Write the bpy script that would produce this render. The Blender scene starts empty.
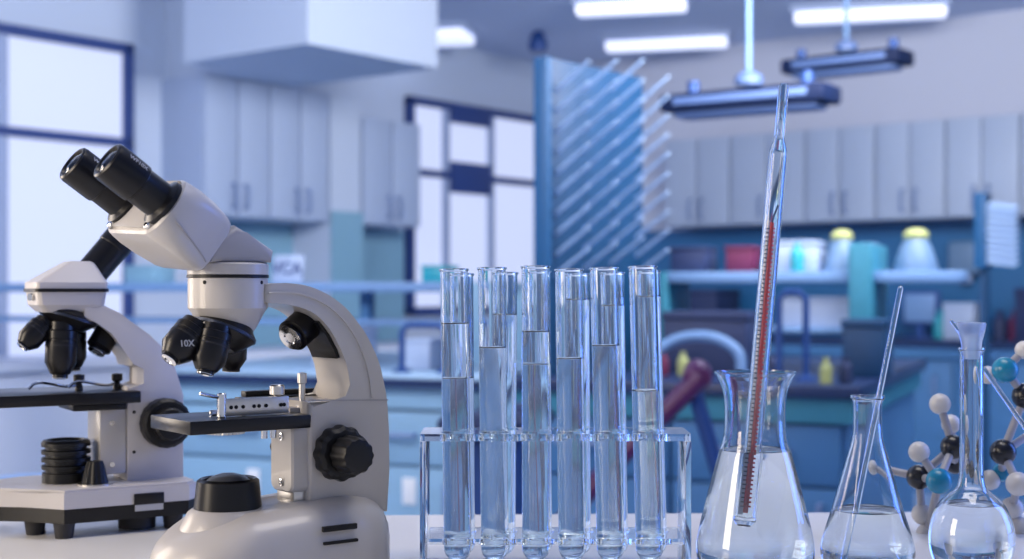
import bpy, bmesh, math, random
from mathutils import Vector, Matrix, Euler
random.seed(4)
PI = math.pi
S = bpy.context.scene
COL = S.collection

# ---------------------------------------------------------------- camera, world, lights, exposure
TT = 0.90                  # height of the near laboratory table
CZ = TT + 0.194            # camera height
F = 1400.0                 # focal length in pixels of a 1024 wide frame
HY = 292.0                 # image row of the horizon
cd = bpy.data.cameras.new('camera'); cam = bpy.data.objects.new('camera', cd); COL.objects.link(cam)
cam.location = (0, 0, CZ); cam.rotation_euler = (PI/2, 0, 0)
cd.sensor_width = 36; cd.lens = 36*F/1024; cd.shift_y = (HY-279.5)/1024
cd.clip_start = 0.02; cd.clip_end = 100
cd.dof.use_dof = True; cd.dof.focus_distance = 0.955; cd.dof.aperture_fstop = 7.0
S.camera = cam
vs = S.view_settings
vs.view_transform = 'Standard'; vs.look = 'None'; vs.gamma = 1; vs.use_curve_mapping = False; vs.exposure = 0.0
cy = S.cycles
cy.max_bounces = 24; cy.transmission_bounces = 24; cy.glossy_bounces = 8; cy.diffuse_bounces = 4
cy.transparent_max_bounces = 16; cy.sample_clamp_indirect = 4; cy.use_denoising = True
cy.caustics_reflective = True; cy.caustics_refractive = True

w = bpy.data.worlds.new('world'); S.world = w; w.use_nodes = True
bg = w.node_tree.nodes['Background']; bg.inputs[0].default_value = (0.74, 0.80, 1.0, 1); bg.inputs[1].default_value = 0.50

def UVL(u, v, z): return (0.62*u-0.785*v, 0.785*u+0.62*v, z)
def area(name, loc, target, sx, sy, col, power):
    l = bpy.data.lights.new(name, 'AREA'); l.shape = 'RECTANGLE'; l.size = sx; l.size_y = sy
    l.color = col; l.energy = power
    o = bpy.data.objects.new(name, l); COL.objects.link(o); o.location = loc
    o.rotation_euler = (Vector(target)-Vector(loc)).to_track_quat('-Z', 'Y').to_euler()
    return o
area('key_light', (-1.55, 0.30, 1.50), (-0.15, 0.98, 1.0), 0.5, 1.0, (1.0, 0.84, 0.66), 22)
area('left_window_light', (-1.45, 1.55, 1.30), (-0.1, 0.95, 1.02), 0.5, 0.7, (1.0, 0.86, 0.72), 9)
area('table_light', (0.25, 1.15, 2.45), (0.15, 1.05, 0.9), 0.9, 0.5, (1.0, 0.93, 0.86), 11)
area('corner_light', UVL(3.9, 1.4, 2.45), UVL(7.6, 5.9, 1.9), 1.4, 0.8, (1.0, 0.95, 0.90), 112)
area('rim_light', (1.35, 1.25, 1.35), (0.0, 0.95, 1.0), 0.4, 0.9, (0.10, 0.25, 1.0), 11)
area('left_room_light', (-1.5, 2.8, 2.5), (-1.6, 6.0, 1.9), 1.6, 1.0, (0.98, 0.97, 1.0), 82)
area('right_room_light', (2.0, 3.0, 2.5), (1.9, 6.6, 1.5), 1.8, 1.0, (0.86, 0.88, 1.0), 55)

# ---------------------------------------------------------------- materials
def mat(name, col, rough=0.5, metal=0.0, trans=0.0, ior=1.5, emit=None, es=0.0, bump=0.0, bscale=200, coat=0.0, vary=0.0, vscale=5, spec=0.5):
    m = bpy.data.materials.new(name); m.use_nodes = True
    nt = m.node_tree; b = nt.nodes['Principled BSDF']
    b.inputs['Base Color'].default_value = (*col, 1)
    b.inputs['Roughness'].default_value = rough; b.inputs['Metallic'].default_value = metal
    b.inputs['Transmission Weight'].default_value = trans; b.inputs['IOR'].default_value = ior
    b.inputs['Coat Weight'].default_value = coat; b.inputs['Specular IOR Level'].default_value = spec
    if emit:
        b.inputs['Emission Color'].default_value = (*emit, 1); b.inputs['Emission Strength'].default_value = es
    if bump or vary:
        tc = nt.nodes.new('ShaderNodeTexCoord')
    if bump:
        n = nt.nodes.new('ShaderNodeTexNoise'); n.inputs['Scale'].default_value = bscale
        bp = nt.nodes.new('ShaderNodeBump'); bp.inputs['Strength'].default_value = bump; bp.inputs['Distance'].default_value = 0.001
        nt.links.new(tc.outputs['Object'], n.inputs['Vector'])
        nt.links.new(n.outputs['Fac'], bp.inputs['Height']); nt.links.new(bp.outputs['Normal'], b.inputs['Normal'])
    if vary:
        n = nt.nodes.new('ShaderNodeTexNoise'); n.inputs['Scale'].default_value = vscale
        r = nt.nodes.new('ShaderNodeValToRGB')
        r.color_ramp.elements[0].color = (*[c*(1-vary) for c in col], 1)
        r.color_ramp.elements[1].color = (*[min(1, c*(1+vary)) for c in col], 1)
        nt.links.new(tc.outputs['Object'], n.inputs['Vector'])
        nt.links.new(n.outputs['Fac'], r.inputs['Fac']); nt.links.new(r.outputs['Color'], b.inputs['Base Color'])
    return m
M = {
 'cream': mat('cream enamel', (0.50, 0.48, 0.465), 0.38, bump=0.05, bscale=900, coat=0.2),
 'white_enamel': mat('white enamel', (0.52, 0.50, 0.50), 0.4, bump=0.05, bscale=900),
 'grey_enamel': mat('grey enamel', (0.36, 0.35, 0.36), 0.45),
 'black': mat('black plastic', (0.005, 0.005, 0.006), 0.42, spec=0.35),
 'satin_black': mat('satin black metal', (0.005, 0.005, 0.007), 0.30, 0.0, spec=0.35),
 'rubber': mat('black rubber', (0.015, 0.015, 0.018), 0.65),
 'chrome': mat('chrome', (0.78, 0.78, 0.78), 0.16, 1.0),
 'steel': mat('brushed steel', (0.62, 0.60, 0.57), 0.32, 1.0),
 'dark': mat('dark slot', (0.003, 0.003, 0.004), 0.8),
 'lens': mat('lens glass', (0.9, 0.92, 0.95), 0.02, 0, 1.0, 1.5),
 'print': mat('pale printing', (0.42, 0.42, 0.42), 0.6),
 'glass': mat('clear borosilicate glass', (0.96, 0.985, 1.0), 0.0, 0, 1.0, 1.47),
 'water': mat('clear water', (0.93, 0.97, 1.0), 0.0, 0, 1.0, 1.33),
 'acrylic': mat('clear acrylic', (0.90, 0.96, 1.0), 0.03, 0, 1.0, 1.49),
 'frosted': mat('frosted glass', (0.78, 0.86, 1.0), 0.28, 0, 0.92, 1.3),
 'red': mat('red thermometer liquid', (0.55, 0.02, 0.03), 0.3),
 'ink': mat('scale ink', (0.04, 0.06, 0.14), 0.5),
 'scale': mat('milky scale strip', (0.50, 0.56, 0.72), 0.5),
 'table': mat('glossy pale laminate', (0.80, 0.78, 0.73), 0.13, vary=0.04, vscale=3),
 'atom_white': mat('white atom plastic', (0.62, 0.60, 0.58), 0.3),
 'atom_black': mat('black atom plastic', (0.008, 0.009, 0.014), 0.25),
 'atom_teal': mat('teal atom plastic', (0.01, 0.22, 0.38), 0.25),
 'bond': mat('grey bond plastic', (0.34, 0.34, 0.38), 0.35),
 'wall_pale': mat('pale wall paint', (0.48, 0.57, 0.73), 0.85, bump=0.1, bscale=60),
 'wall_blue': mat('periwinkle wall paint', (0.52, 0.56, 0.68), 0.85, bump=0.1, bscale=60),
 'ceiling': mat('ceiling paint', (0.54, 0.62, 0.80), 0.9, bump=0.1, bscale=60),
 'floor': mat('blue grey vinyl floor', (0.34, 0.46, 0.64), 0.35, vary=0.15, vscale=4),
 'tile': mat('teal tile', (0.20, 0.38, 0.52), 0.35),
 'tile_blue': mat('deep blue splashback', (0.02, 0.13, 0.32), 0.4),
 'cab_pale': mat('pale cabinet laminate', (0.37, 0.46, 0.64), 0.5),
 'cab_blue': mat('periwinkle cabinet laminate', (0.37, 0.45, 0.60), 0.55),
 'cab_line': mat('cabinet gap', (0.10, 0.18, 0.42), 0.7),
 'handle': mat('handle metal', (0.20, 0.28, 0.48), 0.55, 0.2),
 'frame': mat('dark window frame', (0.02, 0.05, 0.20), 0.5),
 'pane': mat('daylit frosted pane', (0.25, 0.28, 0.35), 0.4, emit=(0.50, 0.56, 0.78), es=1.0),
 'lamp': mat('lit lamp diffuser', (0.9, 0.9, 1.0), 0.5, emit=(0.60, 0.66, 0.88), es=1.05),
 'lamp_off': mat('dim lamp tube', (0.10, 0.17, 0.38), 0.5),
 'fixture': mat('dark blue lamp housing', (0.004, 0.012, 0.05), 0.6, spec=0.2),
 'board_edge': mat('blue board edge', (0.008, 0.09, 0.24), 0.5),
 'grip': mat('dark knurled metal', (0.06, 0.07, 0.10), 0.3, 0.9, bump=0.3, bscale=2500),
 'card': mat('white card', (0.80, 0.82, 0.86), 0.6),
 'navy': mat('navy metal', (0.02, 0.07, 0.26), 0.45, 0.2),
 'bench': mat('blue bench panel', (0.05, 0.17, 0.37), 0.55),
 'bench_pale': mat('pale bench front', (0.24, 0.42, 0.60), 0.55),
 'worktop_pale': mat('pale worktop', (0.30, 0.46, 0.64), 0.35),
 'low_bench': mat('pale lilac bench laminate', (0.62, 0.68, 0.82), 0.5),
 'bench_teal': mat('teal bench panel', (0.025, 0.20, 0.31), 0.55),
 'counter': mat('dark counter top', (0.012, 0.03, 0.10), 0.35),
 'shelf': mat('pale blue shelf', (0.16, 0.30, 0.56), 0.5),
 'mullion': mat('pale window mullion', (0.30, 0.38, 0.58), 0.5),
 'board': mat('blue board', (0.003, 0.045, 0.13), 0.5),
 'peg': mat('pale peg plastic', (0.36, 0.52, 0.80), 0.4),
 'maroon': mat('maroon tube', (0.09, 0.012, 0.09), 0.35),
 'yellow': mat('pale yellow plastic', (0.36, 0.40, 0.16), 0.5),
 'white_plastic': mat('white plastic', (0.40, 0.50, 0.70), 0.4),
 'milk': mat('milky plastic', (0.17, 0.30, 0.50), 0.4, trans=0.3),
 'teal_plastic': mat('teal plastic', (0.02, 0.34, 0.44), 0.4),
 'dark_red': mat('dark red card', (0.12, 0.01, 0.06), 0.6),
 'dark_box': mat('dark navy card', (0.015, 0.03, 0.10), 0.6),
 'plant': mat('leaf green', (0.05, 0.22, 0.08), 0.6),
}

# ---------------------------------------------------------------- helpers
def finish(name, bm, m, parent=None, loc=None, rotz=0.0, angle=35):
    me = bpy.data.meshes.new(name)
    bmesh.ops.recalc_face_normals(bm, faces=bm.faces)
    for f in bm.faces: f.smooth = True
    bm.to_mesh(me); bm.free()
    me.set_sharp_from_angle(angle=math.radians(angle))
    me.materials.append(M[m] if isinstance(m, str) else m)
    o = bpy.data.objects.new(name, me); COL.objects.link(o)
    if parent: o.parent = parent
    if loc: o.location = loc
    o.rotation_euler = (0, 0, rotz)
    return o
def tag(o, label=None, cat=None, group=None, kind=None):
    if label: o['label'] = label
    if cat: o['category'] = cat
    if group: o['group'] = group
    if kind: o['kind'] = kind
    return o
def thing(name, label, cat, loc=(0, 0, 0), rotz=0.0, group=None, kind=None):
    o = bpy.data.objects.new(name, None); COL.objects.link(o); o.empty_display_size = 0.05
    o.location = loc; o.rotation_euler = (0, 0, rotz)
    return tag(o, label, cat, group, kind)
def box(bm, x0, x1, y0, y1, z0, z1, bev=0.0, seg=2, mtx=None):
    r = bmesh.ops.create_cube(bm, size=1)
    vs = r['verts']
    for v in vs:
        v.co = Vector(((x0+x1)/2+v.co.x*(x1-x0), (y0+y1)/2+v.co.y*(y1-y0), (z0+z1)/2+v.co.z*(z1-z0)))
    if bev:
        es = list({e for v in vs for e in v.link_edges})
        r2 = bmesh.ops.bevel(bm, geom=es, offset=bev, segments=seg, profile=0.5, affect='EDGES')
        vs = list({v for f in r2['faces'] for v in f.verts} | {v for v in vs if v.is_valid})
    if mtx is not None:
        for v in vs: v.co = mtx @ v.co
    return vs
def bx(x0, x1, y0, y1, z0, z1, bev=0.0, seg=2):
    bm = bmesh.new(); box(bm, x0, x1, y0, y1, z0, z1, bev, seg); return bm
def axis_matrix(p0, d):
    q = Vector((0, 0, 1)).rotation_difference(Vector(d).normalized())
    return Matrix.Translation(Vector(p0)) @ q.to_matrix().to_4x4()
def lathe(bm, prof, p0=(0, 0, 0), d=(0, 0, 1), n=40, lobes=0, amp=0.0, closed=False):
    """prof: list of (r, t) along the axis d starting at p0; r = 0 closes the end"""
    mtx = axis_matrix(p0, d); rings = []
    for r, t in prof:
        if r < 1e-6:
            rings.append([bm.verts.new(mtx @ Vector((0, 0, t)))])
        else:
            ring = []
            for i in range(n):
                a = 2*PI*i/n; rr = r*(1+amp*math.cos(lobes*a)) if lobes else r
                ring.append(bm.verts.new(mtx @ Vector((rr*math.cos(a), rr*math.sin(a), t))))
            rings.append(ring)
    pairs = list(zip(rings, rings[1:]))
    if closed: pairs.append((rings[-1], rings[0]))
    for A, B in pairs:
        if len(A) == 1 and len(B) == 1: continue
        for i in range(n):
            j = (i+1) % n
            if len(A) == 1: bm.faces.new((A[0], B[i], B[j]))
            elif len(B) == 1: bm.faces.new((A[i], A[j], B[0]))
            else: bm.faces.new((A[i], A[j], B[j], B[i]))
    return bm
def cyl(bm, p0, p1, r, r2=None, n=20, ch=0.0):
    p0 = Vector(p0); p1 = Vector(p1); L = (p1-p0).length; r2 = r if r2 is None else r2
    if ch: prof = [(0, 0), (r-ch, 0), (r, ch), (r2, L-ch), (r2-ch, L), (0, L)]
    else: prof = [(0, 0), (r, 0), (r2, L), (0, L)]
    return lathe(bm, prof, p0, p1-p0, n)
def ball(bm, c, r, n=24):
    bmesh.ops.create_uvsphere(bm, u_segments=n, v_segments=n//2, radius=r, matrix=Matrix.Translation(Vector(c)))
    return bm
def catmull(pts, k=6):
    pts = [Vector(p) for p in pts]; P = [pts[0]]+pts+[pts[-1]]; out = []
    for i in range(1, len(P)-2):
        a, b, c, d = P[i-1:i+3]
        for s in range(k):
            t = s/k
            out.append(0.5*((2*b)+(c-a)*t+(2*a-5*b+4*c-d)*t*t+(3*b-a-3*c+d)*t**3))
    out.append(pts[-1]); return out
def tube(bm, pts, r, n=12, smooth=True, k=6):
    pts = catmull(pts, k) if smooth else [Vector(p) for p in pts]
    rings = []; up = None
    for i, p in enumerate(pts):
        t = (pts[min(i+1, len(pts)-1)]-pts[max(i-1, 0)]).normalized()
        if up is None: up = t.orthogonal().normalized()
        up = (up-t*up.dot(t)).normalized(); s = t.cross(up)
        rings.append([bm.verts.new(p+(up*math.cos(2*PI*j/n)+s*math.sin(2*PI*j/n))*r) for j in range(n)])
    for A, B in zip(rings, rings[1:]):
        for j in range(n): bm.faces.new((A[j], A[(j+1) % n], B[(j+1) % n], B[j]))
    bm.faces.new(rings[0][::-1]); bm.faces.new(rings[-1]); return bm
def loft(bm, rings, cap=True):
    R = [[bm.verts.new(p) for p in ring] for ring in rings]; n = len(R[0])
    for A, B in zip(R, R[1:]):
        for j in range(n): bm.faces.new((A[j], A[(j+1) % n], B[(j+1) % n], B[j]))
    if cap: bm.faces.new(R[0][::-1]); bm.faces.new(R[-1])
    return bm
def rrect(hx, hy, r, k=6):
    out = []
    for cx, cyy, a0 in ((hx-r, hy-r, 0), (-hx+r, hy-r, 90), (-hx+r, -hy+r, 180), (hx-r, -hy+r, 270)):
        for i in range(k+1):
            a = math.radians(a0+90*i/k); out.append((cx+r*math.cos(a), cyy+r*math.sin(a)))
    return out
def extrude_xz(pts, y0, y1, bev=0.0, seg=3):
    """closed outline in x,z extruded from y0 to y1, front and back rims bevelled"""
    bm = bmesh.new()
    A = [bm.verts.new((x, y0, z)) for x, z in pts]; B = [bm.verts.new((x, y1, z)) for x, z in pts]
    f0 = bm.faces.new(A); f1 = bm.faces.new(B[::-1]); n = len(pts)
    for i in range(n): bm.faces.new((A[i], B[i], B[(i+1) % n], A[(i+1) % n]))
    if bev:
        es = list(f0.edges)+list(f1.edges)
        bmesh.ops.bevel(bm, geom=es, offset=bev, segments=seg, profile=0.5, affect='EDGES')
    return bm
def plate_with_holes(hx, hy, z0, z1, holes, rc=0.003):
    cu = bpy.data.curves.new('tmp', 'CURVE'); cu.dimensions = '2D'; cu.fill_mode = 'BOTH'; cu.extrude = (z1-z0)/2
    def spl(pts):
        s = cu.splines.new('POLY'); s.points.add(len(pts)-1); s.use_cyclic_u = True
        for p, q in zip(s.points, pts): p.co = (q[0], q[1], 0, 1)
    spl(rrect(hx, hy, rc, 4))
    for x, y, r in holes: spl([(x+r*math.cos(2*PI*i/40), y+r*math.sin(2*PI*i/40)) for i in range(40)])
    o = bpy.data.objects.new('tmp', cu); me = bpy.data.meshes.new_from_object(o)
    bm = bmesh.new(); bm.from_mesh(me); bmesh.ops.remove_doubles(bm, verts=bm.verts, dist=1e-5)
    bmesh.ops.translate(bm, verts=bm.verts, vec=(0, 0, (z0+z1)/2))
    bpy.data.objects.remove(o); bpy.data.curves.remove(cu); bpy.data.meshes.remove(me)
    return bm
def letters(text, size, depth):
    cu = bpy.data.curves.new('tmp', 'FONT'); cu.body = text; cu.size = size; cu.offset = size*.02; cu.extrude = depth; cu.align_x = 'CENTER'; cu.align_y = 'CENTER'
    o = bpy.data.objects.new('tmp', cu); me = bpy.data.meshes.new_from_object(o)
    bm = bmesh.new(); bm.from_mesh(me)
    bpy.data.objects.remove(o); bpy.data.curves.remove(cu); bpy.data.meshes.remove(me)
    return bm
def copy_tree(o, parent=None):
    c = o.copy(); COL.objects.link(c)
    if parent: c.parent = parent
    for ch in list(o.children): copy_tree(ch, c)
    return c
def at(px, py, Y):
    return Vector(((px-512)/F*Y, Y, CZ+(HY-py)/F*Y))
class Frame:
    """a thing's own frame: traces a place seen in the photograph onto a plane of the thing"""
    def __init__(s, X, Y, deg): s.X, s.Y, s.a = X, Y, math.radians(deg)
    def tr(s, px, py, yl=0.0, base=TT):
        xi = (px-512)/F; eta = (HY-py)/F; sa, ca = math.sin(s.a), math.cos(s.a)
        lam = (yl-sa*s.X+ca*s.Y)/(-sa*xi+ca)
        return (ca*(lam*xi-s.X)+sa*(lam-s.Y), CZ+lam*eta-base)
    def p3(s, px, py, yl=0.0):
        x, z = s.tr(px, py, yl); return Vector((x, yl, z))
    def poly(s, pts, yl): return [s.tr(x, y, yl) for x, y in pts]

# ---------------------------------------------------------------- room (u runs away to the right, v away to the left)
TH = math.atan2(0.785, 0.62)
def UV(u, v, z=0.0): return (0.62*u-0.785*v, 0.785*u+0.62*v, z)
U0, V0, CEIL = 8.0, 5.93, CZ+1.60
def room(name, bm, m, **k):
    o = finish(name, bm, m, None, (0, 0, 0), TH); o['kind'] = 'structure'; return o
room('floor', bx(-4, U0+.2, -6, V0+.2, -0.1, 0), 'floor')
room('ceiling', bx(-4, U0+.2, -6, V0+.2, CEIL, CEIL+.1), 'ceiling')
room('wall_left', bx(-4, U0, V0, V0+.2, 0, CEIL), 'wall_pale')
room('wall_right', bx(U0, U0+.2, -6, V0+.2, 0, CEIL), 'wall_blue')
# windows on the left wall
def window(name, u0, u1, z0, z1, mull, bars):
    bm = bmesh.new(); d = 0.05; y0, y1 = V0-.05, V0
    box(bm, u0, u1, y0, y1, z1-d, z1); box(bm, u0, u1, y0, y1, z0, z0+d)
    box(bm, u0, u0+d, y0, y1, z0, z1); box(bm, u1-d, u1, y0, y1, z0, z1)
    for b in bars: box(bm, u0, u1, y0, y1, b-.022, b+.022)
    fr = finish(name, bm, 'frame', None, (0, 0, 0), TH); fr['kind'] = 'structure'
    for mu in mull: finish('mullion', bx(mu-.025, mu+.025, y0+.005, y1, z0+.03, z1-.03), 'mullion', fr)
    finish('pane', bx(u0+.02, u1-.02, V0-.02, V0-.01, z0+.02, z1-.02), 'pane', fr)
    return fr
def u_at(px, v=V0):
    xi = (px-512)/F; Y = v/(-.785*xi+.62); return .62*xi*Y+.785*Y
w1 = window('window_1', u_at(-150), u_at(128), 0.45, CZ+1.25, [u_at(-2)], [CZ+.75])
w2 = window('window_2', u_at(404), u_at(537), 0.95, CZ+1.22, [u_at(442), u_at(487)], [CZ+.75])
for zz, hh in ((CZ+1.15, .06), (CZ+.74, .10)):
    finish('roller_blind', bx(u_at(442)+.03, u_at(487)-.03, V0-.07, V0-.03, zz-hh, zz+hh, .01), 'frame', w2)
# soffit above the corner cupboards, pillar and tiled recess
bm = bmesh.new(); box(bm, 4.3, 5.17, 4.55, 5.40, CZ+1.10, CEIL); box(bm, 4.6, 5.17, 5.40, V0, CZ+1.10, CEIL); room('trim_1', bm, 'wall_pale')
room('trim_2', bx(u_at(330, 5.6), u_at(360, 5.6), 5.6, V0, 0, CZ+1.10), 'wall_pale')
room('trim_3', bx(u_at(205, 5.9), u_at(330, 5.9), V0-.03, V0, CZ-.3, CZ+.38), 'tile')
room('trim_4', bx(u_at(330, 5.6)+.002, u_at(360, 5.6)+.012, 5.585, 5.599, CZ-.3, CZ+.45), 'tile')
room('trim_5', bx(u_at(362, 5.9), u_at(404, 5.9), V0-.03, V0, CZ-.3, CZ+.38), 'tile')
room('trim_6', bx(U0-.03, U0, -4.6, 5.3, CZ-.26, CZ+.41), 'tile_blue')

# ---------------------------------------------------------------- wall cupboards
def cupboard(name, label, x0, x1, ydep, z0, z1, ndoor, m, loc, rotz, group=None, low_handles=True):
    """front face looks along local -y"""
    t = thing(name, label, 'cupboard', loc, rotz, group)
    finish('body', bx(x0, x1, 0.02, ydep, z0, z1), m, t)
    wd = (x1-x0)/ndoor
    for i in range(ndoor):
        a, b = x0+i*wd, x0+(i+1)*wd
        d = finish('door', bx(a+.006, b-.006, 0, .018, z0+.006, z1-.006, .003), m, t)
        hx = b-.04 if i % 2 == 0 else a+.04
        hz = z0+.05 if low_handles else z1-.16
        bm = bmesh.new(); tube(bm, [(hx, 0.002, hz), (hx, -.03, hz+.005), (hx, -.03, hz+.11), (hx, 0.002, hz+.115)], .008, 8)
        finish('handle', bm, 'handle', d)
    return t
fz0, fz1 = CZ+.385, CZ+1.10
ua, ub = u_at(205, 5.58), u_at(330, 5.58)
um = (ua+ub)/2
cupboard('wall_cupboard', 'pale blue double wall cupboard under the soffit, nearer the big left window', ua, um, .35, fz0, fz1, 2, 'cab_pale', UV(0, 5.58), TH)
cupboard('wall_cupboard', 'pale blue double wall cupboard under the soffit, next to the white pillar', um, ub, .35, fz0, fz1, 2, 'cab_pale', UV(0, 5.58), TH)
cupboard('wall_cupboard', 'narrow pale double wall cupboard between the pillar and the middle window', u_at(363, 5.6), u_at(421, 5.6), .33, fz0, CZ+1.0, 2, 'cab_pale', UV(0, 5.6), TH)
# right wall: local x runs towards -v; front looks along -u
RT = TH-PI/2
def v_at(px, u=U0):
    xi = (px-512)/F; Y = u/(.62*xi+.785); return -.785*xi*Y+.62*Y
uc = U0-.35
edges = [v_at(p, uc) for p in (664, 730, 805, 875, 945, 1020, 1100, 1190)]
names = ['beside the tall peg board', 'above the dark and red boxes on the blue wall', 'just right of the tall thermometer tube',
         'above the yellow topped bottles', 'above the white paper box on the blue wall', 'behind the small peg rack', 'at the right edge of the picture']
for i in range(7):
    cupboard('wall_cupboard', 'periwinkle double wall cupboard '+names[i], -edges[i]+.003, -edges[i+1]-.003, .35, CZ+.415, CZ+.97, 2, 'cab_blue', UV(uc, 0), RT, 'periwinkle cupboards along the blue wall')

# ---------------------------------------------------------------- ceiling lamps and pendants
def ceiling_lamp(px0, px1, py, label, hw=.07):
    Yc = 1.57*F/(HY-py); a = at(px0, py, Yc); b = at(px1, py, Yc)
    L = (b-a).length; c = (a+b)/2
    t = thing('ceiling_lamp', label, 'lamp', (c.x, c.y, CEIL), math.radians(-14), 'ceiling strip lamps')
    finish('housing', bx(-L/2, L/2, -hw, hw, -.03, 0, .004), 'white_plastic', t)
    finish('diffuser', bx(-L/2+.02, L/2-.02, -hw+.01, hw-.01, -.09, -.028, .02, 4), 'lamp', t)
ceiling_lamp(602, 730, 40, 'lit strip lamp on the ceiling above the blue peg board')
ceiling_lamp(792, 947, 10, 'lit strip lamp on the ceiling above the smaller hanging lamp')
ceiling_lamp(572, 690, 3, 'lit strip lamp at the top edge of the picture, middle of the ceiling')
ceiling_lamp(372, 474, 34, 'lit strip lamp on the ceiling beside the white soffit', .16)
def pendant(px0, py0, px1, py1, rodx, Y, label):
    a, b = at(px0, py0, Y), at(px1, py1, Y-.35); c = (a+b)/2; L = (b-a).length
    d = (b-a).normalized(); rz = math.atan2(d.y, d.x); tilt = math.asin(d.z)
    t = thing('pendant_lamp', label, 'lamp', (c.x, c.y, c.z-.03), rz, 'long hanging lamps')
    R_ = Matrix.Rotation(-tilt*0, 4, 'Y')
    h = .05
    bm = bmesh.new(); box(bm, -L/2, L/2, -.09, .09, -.015, h, .012); finish('housing', bm, 'fixture', t)
    finish('tube', bx(-L/2+.04, L/2-.04, -.06, .06, -.035, -.012, .01), 'lamp_off', t)
    bm = bmesh.new(); lathe(bm, [(0, 0), (.05, 0), (.05, .03), (.018, .05), (0, .05)], (0, 0, h+.02), (0, 0, 1), 20); finish('bracket', bm, 'lamp_off', t)
    finish('side_panel', bx(-L/2+.06, L/2-.06, -.096, -.088, .006, h-.018, .003), 'lamp_off', t)
    for s in (-.22, .22):
        bm = bmesh.new(); cyl(bm, (s, 0, h-.005), (s, 0, h+.05), .022, n=14); finish('clamp', bm, 'navy', t)
    bm = bmesh.new(); cyl(bm, (0, 0, h-.01), (0, 0, CEIL-c.z+.029), .010, n=12); finish('rod', bm, 'shelf', t)
pendant(670, 104, 833, 88, 741, 5.2, 'large navy hanging strip lamp in front of the periwinkle cupboards')
pendant(789, 66, 907, 54, 845, 6.4, 'smaller navy hanging strip lamp farther back near the ceiling')
bm = bmesh.new()
lathe(bm, [(0, 0), (.05, 0), (.06, .04), (.04, .10), (.025, .12), (0, .12)], (0, 0, -.12), (0, 0, 1), 24)
p = at(538, 60, 8.6); o = finish('security_camera', bm, 'navy', None, (p.x, p.y, CEIL)); tag(o, 'small dark dome device on the ceiling left of the blue peg board', 'ceiling device')

# ---------------------------------------------------------------- peg drying racks
def peg_rack(label, loc, rotz, W, H, cols, rows, L, r, z_off, tilt, margin=.03, stand=None):
    """board stands along local x, pegs stick out along local -y and upwards"""
    t = thing('drying_rack', label, 'drying rack', loc, rotz)
    finish('board', bx(0, W, 0, .03, 0, H, .004), 'board', t)
    finish('edge_strip', bx(-.02, 0, -.012, .04, 0, H, .003), 'board_edge', t)
    for i in range(cols):
        for j in range(rows):
            x = margin+(W-2*margin)*i/(cols-1); zb_ = H-.70 if stand else 0; z = zb_+margin+(H-zb_-2*margin)*(j+(i*.37) % 1*.9)/rows
            bm = bmesh.new(); d = Vector((0, -math.cos(tilt), math.sin(tilt)))
            lathe(bm, [(0, 0), (r*1.2, 0), (r*.9, L*.8), (r*.8, L*.97), (0, L)], (x, .005, z), d, 8)
            finish('peg', bm, 'peg', t)
    if stand:
        finish('foot', bx(.0, W, -.05, 0, 0, .02, .003), 'board', t)
    return t
# island frames
IT = math.radians(-22.4)
def IW(x, y, z=0.0):   # island frame to world
    c, s = math.cos(IT), math.sin(IT); return (.915+c*x-s*y, 3.68+s*x+c*y, z)
def island(label, loc, x0, x1, dep, ztop, m, doors, group=None):
    t = thing('island_bench', label, 'bench', loc, IT, group)
    finish('worktop', bx(x0, x1, 0, dep, ztop-.035, ztop, .004), 'counter' if m == 'bench' else 'worktop_pale', t)
    if m != 'bench': finish('edge_strip', bx(x0-.003, x1+.003, -.006, .02, ztop-.036, ztop-.010), 'counter', t)
    finish('trim_rail', bx(x0+.02, x1-.02, .02, dep-.02, ztop-.10, ztop-.035), 'bench_teal' if m == 'bench' else 'bench_pale', t)
    finish('body', bx(x0+.04, x1-.04, .05, dep-.05, .08, ztop-.10), m, t)
    finish('plinth', bx(x0+.06, x1-.06, .09, dep-.09, 0, .08), 'navy', t)
    n = doors; wd = (x1-x0-.10)/n
    for i in range(n):
        a = x0+.05+i*wd
        d = finish('drawer', bx(a+.006, a+wd-.006, .032, .05, ztop-.27, ztop-.11, .003), m, t)
        bm = bmesh.new(); tube(bm, [(a+wd*.3, .033, ztop-.18), (a+wd*.3, .008, ztop-.18), (a+wd*.7, .008, ztop-.18), (a+wd*.7, .033, ztop-.18)], .007, 8, False); finish('handle', bm, 'handle', d)
        d = finish('door', bx(a+.006, a+wd-.006, .032, .05, .09, ztop-.28, .003), m, t)
        if m != 'bench': finish('card_holder', bx(a+wd*.62, a+wd*.62+.045, .026, .033, ztop-.39, ztop-.31, .002), 'card', d)
        bm = bmesh.new(); tube(bm, [(a+wd-.06, .033, ztop-.42), (a+wd-.06, .008, ztop-.42), (a+wd-.06, .008, ztop-.32), (a+wd-.06, .033, ztop-.32)], .007, 8, False); finish('handle', bm, 'handle', d)
    return t
ZI = CZ-.25
island('long island bench with dark worktop and blue doors in the middle of the room', IW(0, 0), -1.05, 0, 1.64, ZI, 'bench', 2)
island('pale island bench with dark worktop behind the front microscope arm', IW(0, 0), -2.3, -1.1, 1.5, ZI, 'bench_pale', 2)
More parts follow.
